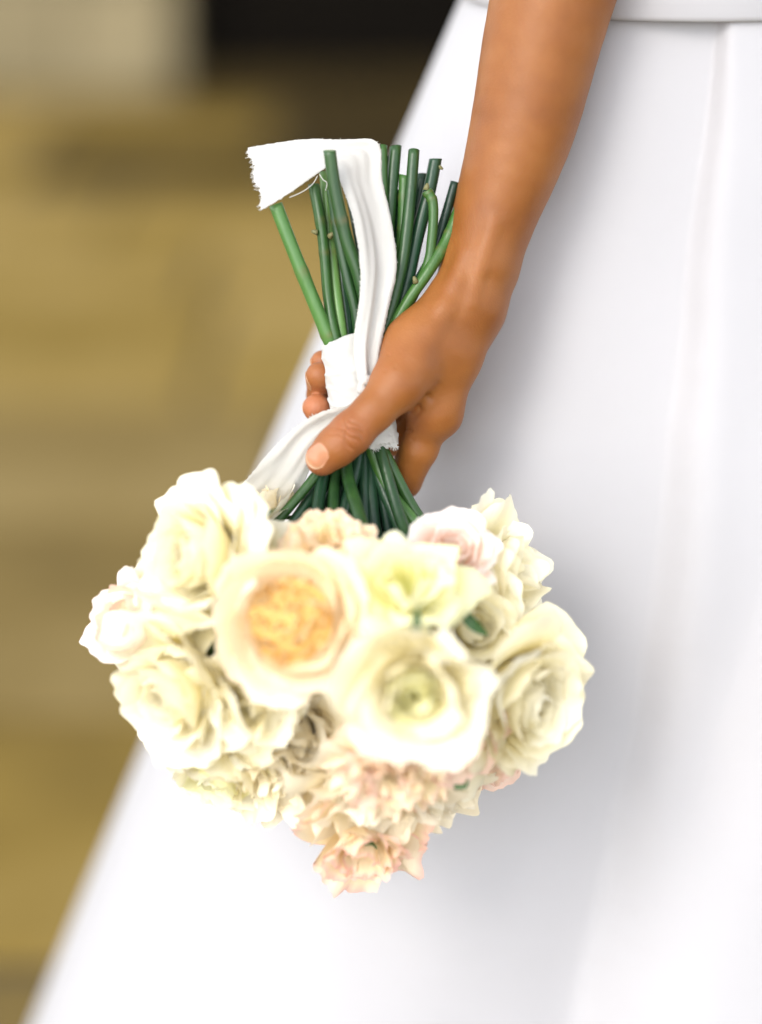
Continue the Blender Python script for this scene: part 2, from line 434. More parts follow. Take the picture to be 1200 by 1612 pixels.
T = np.clip((ZW + 0.012 - ZZ) / 0.52, 0, 2.2)
def saw(E, A, ll, lr, sharp):
    d = (PH - E[:, None]) * RB                         # metres along the cloth, + to the right
    st = 0.5 * (1 + np.tanh(d / sharp))
    return A * (st * np.exp(-np.clip(d, 0, None) / lr) - (1 - st) * np.exp(np.clip(d, None, 0) / ll))
R = RB.copy()
fadein = np.clip((ZW - ZZ) / 0.06, 0, 1)
E1 = E1 + 0.008 * np.sin(zz * 23) * np.clip((ZW - zz) / 0.2, 0, 1) + 0.004 * np.sin(zz * 61 + 1)
def fold(E, A, sl_, sr_):
    d = (PH - E[:, None]) * RB
    return -A * np.where(d < 0, np.exp(-(d / sl_) ** 2), np.exp(-(d / sr_) ** 2))
R += fold(E1, 0.0085 + 0.017 * T, 0.045 + 0.02 * T, 0.0035 + 0.030 * np.clip(T, 0, 1.4))
R += fold(E2, 0.020 * T, 0.05, 0.010 + 0.025 * T)
d3 = (PH - E3[:, None]) * RB; R -= 0.007 * T * np.exp(-(d3 / 0.030) ** 2) * fadein
d4 = (PH - E4[:, None]) * RB; R -= 0.005 * np.clip(T - 0.25, 0, 2) * np.exp(-(d4 / 0.035) ** 2)
# loose waves of the full skirt away from the traced folds
wv = 0.010 * T * np.sin(PH * 9 + 1.2 + 0.6 * T) + 0.006 * T * np.sin(PH * 17 + 0.4)
back = 0.5 * (1 + np.tanh((np.abs(np.angle(np.exp(1j * (PH + np.pi * 0.62)))) - 1.35) / 0.25))
R += wv * back
R += 0.0016 * T * np.sin(PH * 7 - 2 + 2 * T) + 0.0019 * np.clip(0.15 + T, 0, 1.2) * np.sin(PH * 19 + 1.0 + 0.9 * T) * (0.6 + 0.4 * np.sin(PH * 5 + 0.7))
P = surf(PH, ZZ, R).reshape(-1, 3)
mesh('skirt', P, grid_faces(nph, nz, True), M_dress, parent=person)
# waistband and the lower bodice just above the frame
def ring(zs, offs, n=200):
    a = np.linspace(-np.pi, np.pi, n, endpoint=False)
    V = [surf(a, np.full(n, z), dress_base(a, np.full(n, ZW)) + o) for z, o in zip(zs, offs)]
    return np.vstack(V), grid_faces(n, len(zs), True)
zb = [0.0115 + q for q in (ZW - 0.005, ZW - 0.0058, ZW - 0.005, ZW - 0.003, ZW + 0.012, ZW + 0.026, ZW + 0.028, ZW + 0.028)]
V, F = ring(zb, [-0.002, 0.0010, 0.0020, 0.0025, 0.0025, 0.0025, 0.0022, -0.002]); mesh('waistband', V, F, M_dress, parent=person)
V, F = ring([ZW + 0.032, ZW + 0.08, ZW + 0.16, ZW + 0.24, ZW + 0.30, ZW + 0.32, ZW + 0.32], [0.001, 0.006, 0.02, 0.032, 0.03, 0.02, -0.1]); mesh('bodice', V, F, M_dress, parent=person)

# ------------------------------------------------------------------ person: arm and hand (one continuous surface)
H = 0.0009
lo = np.array([(455 - 600) / S, (806 - 800) / S, D - 0.050])
hi = np.array([(1110 - 600) / S, (806 + 330) / S, D + 0.105])
dims = np.ceil((hi - lo) / H).astype(int)
FLD = {}
def newfield(): return np.full(dims, 0.05, np.float32)
axs = [lo[i] + H * np.arange(dims[i]) for i in range(3)]
def smin(a, b, k):
    h = np.clip(0.5 + 0.5 * (b - a) / k, 0, 1)
    return b + (a - b) * h - k * h * (1 - h)
def cone(A, B, r1, r2, dk=1.0):
    """distance to a round cone A-B (camera metres), stretched in depth by dk; returns slice + values"""
    A = np.asarray(A); B = np.asarray(B)
    m = max(r1, r2) * max(dk, 1) + 0.016
    l = np.maximum(((np.minimum(A, B) - m - lo) / H).astype(int), 0); h = np.minimum(((np.maximum(A, B) + m - lo) / H).astype(int) + 1, dims)
    sl_ = tuple(slice(l[i], h[i]) for i in range(3))
    X = axs[0][sl_[0]][:, None, None]; Y = axs[1][sl_[1]][None, :, None]; Z = axs[2][sl_[2]][None, None, :]
    ab = B - A; w = np.array([1, 1, 1 / dk ** 2]); L2 = (ab * ab * w).sum()
    t = np.clip(((X - A[0]) * ab[0] + (Y - A[1]) * ab[1] + (Z - A[2]) * ab[2] * w[2]) / L2, 0, 1)
    d = np.sqrt((X - A[0] - t * ab[0]) ** 2 + (Y - A[1] - t * ab[1]) ** 2 + ((Z - A[2] - t * ab[2]) / dk) ** 2) - (r1 + (r2 - r1) * t)
    return sl_, d.astype(np.float32)
def add(F, pts, rad, k=0.004, dk=1.0):
    for i in range(len(pts) - 1):
        d_k = dk if np.isscalar(dk) else dk[i]
        s_, d = cone(C3(pts[i]), C3(pts[i + 1]), rad[i] / 1000, rad[i + 1] / 1000, d_k)
        F[s_] = smin(F[s_], d, k)

arm = newfield()
ap = catmull([(1010, -560, -16, 40, 1.1), (945, -260, -14, 33.5, 1.1), (869, 0, -8, 28.6, 1.1), (823, 200, 0, 24.4, 1.18), (777, 345, 5, 19.0, 1.3), (752, 432, 8, 16.3, 1.45)], 26)
add(arm, [tuple(q[:3]) for q in ap], ap[:, 3], 0.004, list(ap[1:, 4]))
# carpus and metacarpals
add(arm, [(752, 432, 8), (738, 485, 8)], [16.3, 15.5], 0.010, 1.5)
add(arm, [(686, 646, -1), (688, 652, 0)], [11.6, 11.2], 0.005)
add(arm, [(743, 490, -2), (683, 642, 0)], [14.5, 11.8], 0.010)
add(arm, [(748, 488, 14), (688, 634, 20)], [14, 11.3], 0.008)
add(arm, [(748, 484, 26), (684, 617, 38)], [13, 10.8], 0.008)
add(arm, [(742, 478, 34), (676, 597, 53)], [12, 10.3], 0.008)
# thenar mass, web and thumb metacarpal
add(arm, [(715, 478, -6), (660, 548, -10)], [14, 16.0], 0.010)
add(arm, [(660, 548, -10), (628, 602, -20)], [15.0, 11.3], 0.010)
add(arm, [(706, 560, -4), (668, 612, -6)], [13, 9.5], 0.010)
# tendons over the wrist
add(arm, [(778, 352, -18), (754, 425, -17.6), (742, 474, -18)], [3.0, 2.8, 2.3], 0.004)
add(arm, [(736, 405, -14.5), (700, 486, -19.0), (655, 565, -26)], [3.0, 3.0, 2.6], 0.006)
thumb = newfield()
add(thumb, [(642, 588, -20), (628, 604, -23), (590, 646, -26.0), (553, 682, -27), (530, 703, -26), (508, 722, -23.5)], [11.2, 11.2, 9.6, 9.9, 9.4, 8.2], 0.003)
fing = newfield()
def finger(pts, rad):
    f = newfield(); add(f, pts, rad, 0.0025)
    # flexor pads between joints
    return f
fl = [finger([(683, 642, 2), (660, 706, 8), (636, 756, 16), (590, 750, 27), (540, 725, 30)], [10.8, 9.2, 8.7, 7.8, 7.0]),
      finger([(688, 634, 20), (660, 672, 38), (640, 695, 50), (585, 690, 44), (522, 662, 26), (499, 642, 7)], [10.4, 9.0, 9.0, 8.0, 7.6, 7.0]),
      finger([(684, 617, 38), (650, 650, 54), (622, 662, 60), (565, 645, 48), (507, 622, 24), (503, 591, 3.5)], [10, 8.6, 8.6, 7.8, 7.3, 6.7]),
      finger([(676, 597, 53), (640, 622, 64), (610, 628, 66), (560, 615, 52), (513, 594, 32), (507, 569, 14)], [9.4, 7.6, 7.4, 6.9, 6.3, 5.6])]
for f in fl: fing = smin(fing, f, 0.0009)
F_ = smin(arm, thumb, 0.009)
F_ = smin(F_, fing, 0.0045)
# the fold where thumb and palm meet
del arm, fl

def surface_nets(F, lo, H):
    s = F < 0
    nx, ny, nz_ = F.shape
    cnt = np.zeros((nx - 1, ny - 1, nz_ - 1), np.uint8)
    for a in (0, 1):
        for b in (0, 1):
            for c in (0, 1): cnt += s[a:nx - 1 + a, b:ny - 1 + b, c:nz_ - 1 + c]
    I = np.argwhere((cnt > 0) & (cnt < 8))
    idx = np.full(cnt.shape, -1, np.int32); idx[tuple(I.T)] = np.arange(len(I))
    acc = np.zeros((len(I), 3)); n = np.zeros(len(I))
    corners = [(a, b, c) for a in (0, 1) for b in (0, 1) for c in (0, 1)]
    val = {c: F[I[:, 0] + c[0], I[:, 1] + c[1], I[:, 2] + c[2]].astype(float) for c in corners}
    for c in corners:
        for ax in range(3):
            if c[ax] == 0:
                c2 = list(c); c2[ax] = 1; c2 = tuple(c2)
                va, vb = val[c], val[c2]; m = (va < 0) != (vb < 0)
                t = np.where(m, va / np.where(m, va - vb, 1), 0)
                p = np.array(c, float)[None, :].repeat(len(I), 0); p[:, ax] += t
                acc += p * m[:, None]; n += m
    V = lo + H * (I + acc / n[:, None])
    faces = []
    for ax in range(3):
        sl1 = [slice(None)] * 3; sl2 = [slice(None)] * 3
        sl1[ax] = slice(0, -1); sl2[ax] = slice(1, None)
        a, b = s[tuple(sl1)], s[tuple(sl2)]
        E = np.argwhere(a != b); o1, o2 = (ax + 1) % 3, (ax + 2) % 3
        ok = (E[:, o1] > 0) & (E[:, o2] > 0) & (E[:, o1] < idx.shape[o1]) & (E[:, o2] < idx.shape[o2]); E = E[ok]
        fl_ = a[tuple(E.T)]
        q = []
        for d1, d2 in ((-1, -1), (0, -1), (0, 0), (-1, 0)):
            c = E.copy(); c[:, o1] += d1; c[:, o2] += d2; q.append(idx[tuple(c.T)])
        q = np.stack(q, -1); q[~fl_] = q[~fl_][:, ::-1]; faces.append(q)
    return V, np.vstack(faces)
VH, FH = surface_nets(F_, lo, H)
# light smoothing
e = np.vstack([FH[:, [0, 1]], FH[:, [1, 2]], FH[:, [2, 3]], FH[:, [3, 0]]])
deg = np.bincount(e.ravel(), minlength=len(VH)).astype(float)
def lap(V):
    a = np.zeros_like(V)
    for k in range(3):
        a[:, k] = np.bincount(e[:, 0], V[e[:, 1], k], len(V)) + np.bincount(e[:, 1], V[e[:, 0], k], len(V))
    return a / deg[:, None] - V
for it in range(5):
    VH = VH + 0.5 * lap(VH); VH = VH - 0.51 * lap(VH) * 0.8
# one linear split of every face so that fine creases fit
eu, inv = np.unique(np.sort(e, 1), axis=0, return_inverse=True); inv = inv.ravel(); nF = len(FH); nV = len(VH)
em = [nV + inv[k * nF:(k + 1) * nF] for k in range(4)]; fc = nV + len(eu) + np.arange(nF)
VH = np.vstack([VH, VH[eu].mean(1), VH[FH].mean(1)])
FH = np.vstack([np.stack([FH[:, k], em[k], fc, em[k - 1]], 1) for k in range(4)])
e = np.vstack([FH[:, [0, 1]], FH[:, [1, 2]], FH[:, [2, 3]], FH[:, [3, 0]]])
deg = np.bincount(e.ravel(), minlength=len(VH)).astype(float)
for it in range(3): VH = VH + 0.5 * lap(VH)
# vertex normals
def vnormals(V, F):
    n = np.cross(V[F[:, 2]] - V[F[:, 0]], V[F[:, 3]] - V[F[:, 1]]); N = np.zeros_like(V)
    for k in range(4):
        for c in range(3): N[:, c] += np.bincount(F[:, k], n[:, c], len(V))
    return N / np.maximum(np.linalg.norm(N, axis=1), 1e-12)[:, None]
NH = vnormals(VH, FH)
disp = np.zeros(len(VH))
# knuckle wrinkles on the back of the thumb
ax0, ax1 = C3((590, 646, -26)), C3((508, 722, -23.5)); axd = (ax1 - ax0) / np.linalg.norm(ax1 - ax0)
ipj = C3((551, 684, -27))
q = VH - ipj; along = q @ axd; rad = np.linalg.norm(q - along[:, None] * axd, axis=1)
perp = np.cross(axd, [0, 0, 1.0]); perp /= np.linalg.norm(perp)
side = q @ perp
inth = (rad < 0.016) & (VH[:, 2] < D - 0.018)
for off, amp in ((-0.0056, 0.25), (-0.0032, 0.5), (-0.0006, 0.35), (0.0022, 0.55), (0.0046, 0.3)):
    line = along - off + 0.0012 * np.sin(side * 480 + off * 3000) - 14 * side ** 2 * np.sign(off + 0.001)
    disp -= inth * 1.6 * amp / 1000 * np.exp(-(line / 0.00075) ** 2) * np.exp(-(side / 0.0065) ** 4)
disp += inth * 0.35 / 1000 * np.exp(-(along / 0.006) ** 2) * np.exp(-(side / 0.006) ** 2)
# palm crease lines at the thumb root
def groove(pts, amp, wid):
    global disp
    Q = np.array([C3(p) for p in pts])
    for i in range(len(Q) - 1):
        a, b = Q[i], Q[i + 1]; ab = b - a
        t = np.clip(((VH - a) @ ab) / (ab @ ab), 0, 1); dd = np.linalg.norm((VH - a - t[:, None] * ab)[:, :2], axis=1)
        m = (VH[:, 2] < D + 0.01)
        disp -= m * amp / 1000 * np.exp(-(dd / (wid / 1000)) ** 2) * (0.3 + 0.7 * np.sin(np.pi * np.clip((i + t) / (len(Q) - 1), 0.05, 0.95)))
groove([(594, 596, -20), (606, 586, -22), (622, 580, -24)], 0.5, 0.8)
groove([(600, 568, -20), (612, 560, -22), (630, 556, -24)], 0.3, 0.8)
groove([(646, 662, -12), (660, 646, -12), (676, 628, -12), (690, 608, -12)], 1.5, 1.7)
groove([(632, 672, -12), (645, 676, -12), (668, 668, -14)], 0.6, 0.9)
groove([(636, 686, -10), (650, 692, -11), (668, 690, -12)], 0.35, 0.8)
disp += 0.00010 * vnoise(VH, 420, 3) + 0.00016 * vnoise(VH, 150, 5)
VH2 = VH + NH * disp[:, None]
flush = np.zeros(len(VH))
for p, r_, a_ in (((551, 684, -27), 12, 0.55), ((500, 730, -24), 11, 0.7), ((502, 645, 7), 14, 0.9), ((507, 591, 4), 10, 0.35), ((512, 572, 14), 9, 0.6), ((600, 580, -18), 14, 0.35), ((640, 670, -8), 10, 0.45)):
    flush = np.maximum(flush, a_ * np.exp(-(np.linalg.norm(VH - C3(p), axis=1) / (r_ / 1000)) ** 2))
keep = None
body = mesh('arm_and_hand', c2w(VH2), FH[:, ::-1] if False else FH, M_skin, parent=person, attr={'flush': flush})
# make normals consistent outward
me = body.data
Nw = vnormals(c2w(VH2), FH); cen = c2w(C3((822, 200, 24)))
sel = np.linalg.norm(c2w(VH2) - cen, axis=1) < 0.05
if ((c2w(VH2)[sel] - cen) * Nw[sel]).sum() < 0: me.flip_normals()

def fsample(F, p):
    g = (p - lo) / H; i = np.clip(g.astype(int), 0, dims - 2); f = g - i; v = 0
    for a in (0, 1):
        for b in (0, 1):
            for c in (0, 1):
                wgt = (f[..., 0] if a else 1 - f[..., 0]) * (f[..., 1] if b else 1 - f[..., 1]) * (f[..., 2] if c else 1 - f[..., 2])
                v = v + wgt * F[i[..., 0] + a, i[..., 1] + b, i[..., 2] + c]
    return v
def nail(F, tip, axis, normal, ln, wd, lift=0.00022, name='nail'):
    axis = np.asarray(axis, float); axis /= np.linalg.norm(axis)
    normal = np.asarray(normal, float); normal -= axis * (normal @ axis); normal /= np.linalg.norm(normal)
    sd = np.cross(axis, normal)
    nu, nv = 15, 15
    U, Vv = np.meshgrid(np.linspace(-1, 1, nu), np.linspace(0, 1, nv))
    # rounded cuticle and free edge
    v2 = (0.10 * U ** 2 + 0.12 * U ** 6) + Vv * (1.0 - 0.10 * U ** 2 - 0.12 * U ** 6 - 0.14 * U ** 2 - 0.20 * U ** 6)
    base = tip[None, None] + axis * ((v2 - 0.5) * ln)[..., None] + sd * (U * wd / 2 * (0.93 + 0.07 * np.sin(v2 * 3)))[..., None]
    p = base + normal * 0.014
    for _ in range(60):
        p = p - normal * np.clip(fsample(F, p), -0.001, 0.002)[..., None] * 0.8
    hgt = lift * (0.35 + 0.9 * Vv) * (1 - 0.55 * U ** 4)
    hgt = np.where(Vv < 0.02, -0.0002, hgt)
    p = p + normal * hgt[..., None]
    top = p.reshape(-1, 3); bot = top - normal * 0.0006
    Vt = np.vstack([top, bot]); Fg = grid_faces(nu, nv)
    n = nu * nv; bor = list(range(nu)) + [k * nu + nu - 1 for k in range(1, nv)] + [(nv - 1) * nu + k for k in range(nu - 2, -1, -1)] + [k * nu for k in range(nv - 2, 0, -1)]
    Fs = [[bor[k], bor[(k + 1) % len(bor)], bor[(k + 1) % len(bor)] + n, bor[k] + n] for k in range(len(bor))]
    uv = np.stack([U * .5 + .5, Vv], -1).reshape(-1, 2)
    return mesh(name, c2w(Vt), Fg.tolist() + (Fg[:, ::-1] + n).tolist() + Fs, M_nail, parent=body, uv=np.vstack([uv, uv]))
nail(thumb, C3((506, 721, -24)), axd, (-0.30, 0.22, -1.0), 0.0128, 0.0118)
nail(fing, C3((505, 599, 6)), C3((507, 588, 3.5)) - C3((511, 618, 22)), (-1.0, 0.1, -0.25), 0.0095, 0.0085)
nail(fing, C3((504, 650, 9)), C3((502, 645, 7)) - C3((522, 662, 25)), (-0.8, 0.35, 0.4), 0.0095, 0.0085)
nail(fing, C3((511, 578, 17)), C3((512, 572, 14)) - C3((519, 598, 32)), (-1.0, 0.2, 0.1), 0.0085, 0.0075)
del thumb, fing, F_

# ------------------------------------------------------------------ bouquet
bq = empty('bouquet', PX(575, 620, 0), label='round bouquet of cream, white and peach roses held upside down by its ribbon-wrapped stems', category='bouquet')

# stems: cut end at the top, through the ribbon, out to the flower heads
def stem(upper, lower, rpx, mat, knots=()):
    lower = [tuple(p) for p in lower]; lower = lower[:-2] + [(lower[-2][0], lower[-2][1], lower[-2][2] - 12), (lower[-1][0], lower[-1][1], lower[-1][2] - 26)]
    pts = np.array([PX(*p) for p in list(upper) + list(lower)])
    n = 70
    P = catmull(pts, n)
    r = 1.02 * rpx / S * (1 + 0.05 * np.sin(np.linspace(0, 9, n) + rng.uniform(0, 6)))
    scar = np.zeros(n)
    for kf in knots:
        i = np.arange(n)
        r = r * (1 + 0.10 * np.exp(-((i - kf * n) / 0.8) ** 2)); scar = np.maximum(scar, np.exp(-((i - kf * n) / 0.55) ** 2))
    r[-8:] *= np.linspace(1, 0.8, 8)
    ns = 14
    # bevelled cut
    P = np.vstack([P[0] + (P[0] - P[1]) * 0.02, P]); r = np.concatenate([[r[0] * 0.86], r]); scar = np.concatenate([[0.5], scar])
    V, F = tube(P, r, ns)
    tilt = rng.normal(size=3); tilt -= 0
    V[:2 * ns] += ((V[:2 * ns] - P[0]) @ tilt)[:, None] * 0.22 * (P[0] - P[2]) / np.linalg.norm(P[0] - P[2]) / max(np.linalg.norm(tilt), 1)
    sc = 0.4 * np.repeat(scar, ns) * (0.6 + 0.4 * np.tile(np.sin(np.arange(ns) * 1.3), len(P)))
    midx = [0] * len(F); midx[-2] = 1
    return mesh('stem', V, F, None, parent=bq, mats=[mat, M_cut], midx=midx, attr={'scar': np.clip(sc, 0, 1)}, origin=P[0])

def knot_bump(p, d, r, mat):
    """short stub of a removed thorn or leaf"""
    a = PX(*p); V, F = tube(np.array([a, a + d * r * 1.2, a + d * r * 2.0]), np.array([r, r * 0.7, r * 0.35]), 8)
    mesh('leaf_stub', V, F, mat, parent=bq)

G, GD, GL = M_stem, M_stem_dark, M_stem_light
ST = [
 # upper visible path                                               through binding / lower path                                      r   mat  knots
 ([(434, 322, -14), (470, 415, -12), (515, 525, -6), (530, 560, -2)], [(560, 640, -2), (585, 710, 2), (625, 790, 6), (690, 860, 8)], 11, GL, (0.16, .285)),
 ([(494, 291, -4), (505, 350, -5), (511, 400, -5), (517, 470, -5), (530, 535, -6)], [(566, 640, 4), (605, 712, -4), (666, 822, 6), (750, 900, 16)], 8.6, G, (0.12, .24)),
 ([(519, 237, -26), (528, 300, -22), (545, 375, -18), (567, 440, -15), (585, 540, -10)], [(560, 640, -6), (545, 725, -10), (562, 800, -20), (590, 880, -34)], 10, G, (.2,)),
 ([(524, 300, -12), (534, 370, -12), (548, 440, -11), (562, 500, -9)], [(575, 620, -3), (598, 705, -8), (636, 832, -12), (680, 900, -30)], 8.8, G, (.1,)),
 ([(512, 272, 2), (517, 360, 1), (528, 450, -1), (540, 535, -3)], [(560, 640, 6), (580, 720, 8), (600, 830, 10), (640, 920, 10)], 9, GL, (0.12, .2)),
 ([(522, 352, 8), (524, 440, 6), (532, 535, 4)], [(556, 640, 10), (578, 712, 0), (590, 832, -4), (610, 900, 0)], 10, GD, ()),
 ([(533, 340, 4), (540, 450, 2), (549, 535, 0)], [(552, 640, -4), (512, 740, -10), (496, 826, -18), (480, 900, -30)], 9, GD, (.9,)),
 ([(602, 230, 0), (603, 330, -1), (598, 430, -2), (590, 540, -4)], [(560, 640, -8), (507, 735, -12), (434, 824, -8), (380, 890, -4)], 8, G, ()),
 ([(607, 245, 10), (606, 330, 9), (600, 440, 7), (588, 540, 4)], [(556, 640, -2), (515, 740, -4), (440, 852, -6), (330, 960, 10)], 9, GD, (0.03,)),
 ([(623, 231, 4), (614, 330, 3), (606, 430, 2), (590, 540, 2)], [(558, 640, 2), (522, 740, 2), (470, 830, 4), (400, 960, 12)], 9.5, G, ()),
 ([(652, 237, 0), (645, 320, -1), (632, 420, -3), (600, 540, -5)], [(560, 640, -9), (530, 740, -9), (520, 830, -14), (480, 960, -30)], 9.2, G, ()),
 ([(637, 276, 2), (634, 360, 2), (628, 430, 0), (600, 545, 2)], [(563, 640, 6), (540, 735, 6), (516, 835, 8), (470, 1000, 10)], 9, G, (.06, .14)),
 ([(686, 250, 5), (676, 300, 5), (655, 380, 4), (634, 470, 3), (602, 550, 4)], [(568, 640, 8), (555, 735, 4), (545, 835, 0), (560, 960, -10)], 10.5, GD, ()),
 ([(666, 276, 14), (652, 360, 11), (634, 470, 8), (602, 550, 8)], [(570, 640, 10), (562, 730, 2), (560, 840, 10), (580, 980, 20)], 10, GD, ()),
 ([(672, 300, -4), (682, 322, -4), (680, 375, -4), (668, 430, -3), (610, 545, 0)], [(575, 640, 10), (590, 720, 8), (625, 835, 0), (760, 1000, -10)], 8, G, (.03, .09)),
 ([(717, 287, 6), (700, 345, 4), (684, 395, 2), (655, 450, 0), (606, 540, 0)], [(572, 640, 0), (588, 720, -2), (612, 835, -4), (640, 1000, -30)], 8, GD, ()),
 ([(724, 330, 0), (704, 378, -2), (676, 425, -5), (640, 478, -5), (604, 545, -6)], [(572, 640, -8), (590, 720, -6), (650, 850, -2), (790, 1080, 0)], 9.5, G, (.1, .17)),
 ([(648, 300, 18), (640, 400, 14), (606, 540, 10)], [(560, 640, 12), (545, 740, 14), (530, 840, 16), (540, 1000, 20)], 9, GD, ()),
 ([(590, 250, 16), (588, 400, 12), (575, 540, 10)], [(556, 640, 6), (532, 740, 10), (495, 840, 14), (420, 1050, 20)], 9, GD, ()),
]
for k_ in range(9):                                   # inner stems, mostly hidden
    a_ = k_ * 2.4; q_ = 8 * math.sqrt((k_ + .5) / 9)
    bx_, bw_ = 566 + q_ * math.cos(a_) * 2.4, q_ * math.sin(a_)
    ST.append(([(600 + 50 * math.cos(a_ + 2.6) * q_ / 8, 300 + 12 * (k_ % 4), 10 + 6 * math.sin(a_)), (595 + 20 * math.cos(a_ + 2.6), 440, 6 + bw_ * .5), (bx_ - 4, 560, bw_)], [(bx_, 640, bw_), (bx_ + 6, 720, bw_), (570 + 5.2 * (bx_ - 566), 850, 2 * bw_), (570 + 8 * (bx_ - 566), 960, 3 * bw_)], 9, GD, ()))
for up_, lw_, r_, m_, kn in ST: stem(up_, lw_, r_, m_, kn)
for p, d, r_ in (((500, 366, -7), dirw(-1, .2, .1), 2.0), ((518, 373, -5), dirw(.6, .5, .3), 2.2), ((671, 299, -4), dirw(.2, 1, .1), 2.2), ((690, 262, 4), dirw(1, -.6, .1), 1.8), ((655, 445, -7), dirw(-.3, .8, .4), 2.2)):
    knot_bump(p, d, r_ * 0.75 / 1000, M_stub)

# ribbon binding
def wrapmesh():
    A, B = C3((554, 534, 0)), C3((579, 704, 0)); axis = B - A; L = np.linalg.norm(axis); axis /= L
    n1 = np.cross(axis, [0, 0, 1.0]); n1 /= np.linalg.norm(n1); n2 = np.cross(axis, n1)
    na, nt_ = 120, 90
    a = np.linspace(0, 2 * np.pi, na, endpoint=False); t = np.linspace(0, 1, nt_)
    AA, TT = np.meshgrid(a, t)
    r = 0.0126 + 0.0018 * (1 - np.exp(-(TT / .03))) * np.exp(-0) - 0.0004 * TT
    h = TT * L * 1000 + 2.2 * np.cos(AA + 0.6) + 0.8 * np.sin(3 * AA + TT * 5)
    for k, (hp, amp) in enumerate([(9, .5), (16, .7), (24, .45), (31, .8), (39, .5), (46, .6)]):
        ang = hp + 1.6 * np.sin(AA * (1 + k % 2) + k * 1.7)
        r = r + amp / 1000 * (np.exp(-np.clip(h - ang, 0, None) / 3.5) * (h > ang) * 0.8 + 0.5 * np.exp(-((h - ang) / 1.0) ** 2))
    r = r + 0.0003 * np.sin(AA * 5 + TT * 20) + 0.0002 * np.sin(AA * 11 - TT * 33)
    r = np.where(TT < 0.012, r - 0.001, r)
    edge = (TT > 0.97) * 0.0006 * np.sin(AA * 37) * 1.0
    P = A + axis * ((TT * L) + edge + 0.0012 * np.sin(AA * 2 + 1) * (TT < .02))[..., None] + n1 * (r * np.cos(AA))[..., None] + n2 * (r * np.sin(AA))[..., None]
    V = P.reshape(-1, 3)
    inner = P[::-1][:1] * 0
    return V, grid_faces(na, nt_, True)
Vw, Fw = wrapmesh()
wrap = mesh('ribbon_wrap', c2w(Vw), Fw, M_ribbon, parent=bq)
sm = wrap.modifiers.new('thickness', 'SOLIDIFY'); sm.thickness = 0.0008; sm.offset = -1

def ribbon(sections, n=120, nu=26, folds=3, amp=1.2, seed=0, fray=(0, 1), name='ribbon_tail', twist=0.0, ragged=0.0, mat=None):
    L_ = catmull([C3(s[0]) for s in sections], n); R_ = catmull([C3(s[1]) for s in sections], n)
    u = np.linspace(0, 1, nu); t = np.linspace(0, 1, n)
    r = np.random.default_rng(seed)
    P = L_[:, None, :] * (1 - u)[None, :, None] + R_[:, None, :] * u[None, :, None]
    T = np.gradient((L_ + R_) / 2, axis=0); T /= np.linalg.norm(T, axis=1)[:, None]
    W = (R_ - L_); wd = np.linalg.norm(W, axis=1); Wn = W / wd[:, None]
    N = np.cross(T, Wn); N /= np.linalg.norm(N, axis=1)[:, None]
    ph0 = r.uniform(0, 6.28, folds)
    d = 0
    for k in range(folds):
        d = d + np.sin(2 * np.pi * (k + 1) * 0.8 * u[None, :] + ph0[k] + 2.2 * np.sin(t * 3 + k)[:, None]) / (k + 1)
    P = P + N[:, None, :] * (d * amp / 1000 * (0.5 + 0.5 * np.sin(np.pi * u)[None, :]))[..., None]
    # fine crinkles running along the cloth
    cr = 0
    for k in range(5):
        cr = cr + np.sin(u[None, :] * r.uniform(9, 26) + r.uniform(0, 6) + r.uniform(-4, 4) * t[:, None] + 1.3 * np.sin(t[:, None] * r.uniform(4, 11))) * (0.6 + 0.4 * np.sin(t[:, None] * r.uniform(6, 16) + k))
    P = P + N[:, None, :] * (cr * amp * 0.16 / 1000)[..., None]
    # ragged torn edges
    je = 0.00014 * r.normal(size=n); je2 = 0.00014 * r.normal(size=n)
    P[:, 0] += Wn * je[:, None]; P[:, -1] += Wn * je2[:, None]
    if ragged:
        jt = ragged / 1000 * (r.normal(size=nu) * 0.6 + 0.8 * np.sin(u * 14 + 1)); P[-1] += T[-1] * jt[:, None]; P[-2] += T[-1] * (jt * 0.5)[:, None]
    V = P.reshape(-1, 3)
    o = mesh(name, c2w(V), grid_faces(nu, n), mat or M_ribbon, parent=bq)
    md = o.modifiers.new('thickness', 'SOLIDIFY'); md.thickness = 0.0002; md.offset = 0
    # frayed threads along torn end and edges
    Vs, Fs, off = [], [], 0
    def thread(a, dirv, ln):
        nonlocal off
        dirv = dirv / np.linalg.norm(dirv); k = r.normal(size=3) * 0.5
        pts = np.array([a, a + (dirv + 0.2 * k) * ln * .5, a + (dirv + 0.6 * k) * ln])
        v, f = tube(catmull(pts, 5), 0.00013, 4); Vs.append(v); Fs.extend([[i + off for i in ff] for ff in f]); off += len(v)
    if ragged:
        for k in range(60):
            a = P[-1, 0] + (P[-1, -1] - P[-1, 0]) * 0
            uu = r.uniform(0, nu - 1.001); i = int(uu); a = P[-1, i] * (1 - uu + i) + P[-1, i + 1] * (uu - i)
            thread(a, T[-1] + 0.25 * r.normal(size=3), r.uniform(0.0004, 0.0016))
    for k in range(90):
        i = r.integers(1, n - 1)
        if r.random() < .5: thread(P[i, 0], -Wn[i] + 0.8 * r.normal() * T[i], r.uniform(0.0002, 0.0008))
        else: thread(P[i, -1], Wn[i] + 0.8 * r.normal() * T[i], r.uniform(0.0002, 0.0008))
    mesh('frayed_threads', c2w(np.vstack(Vs)), Fs, M_ribbon, parent=o, kind='stuff')
    return o, P

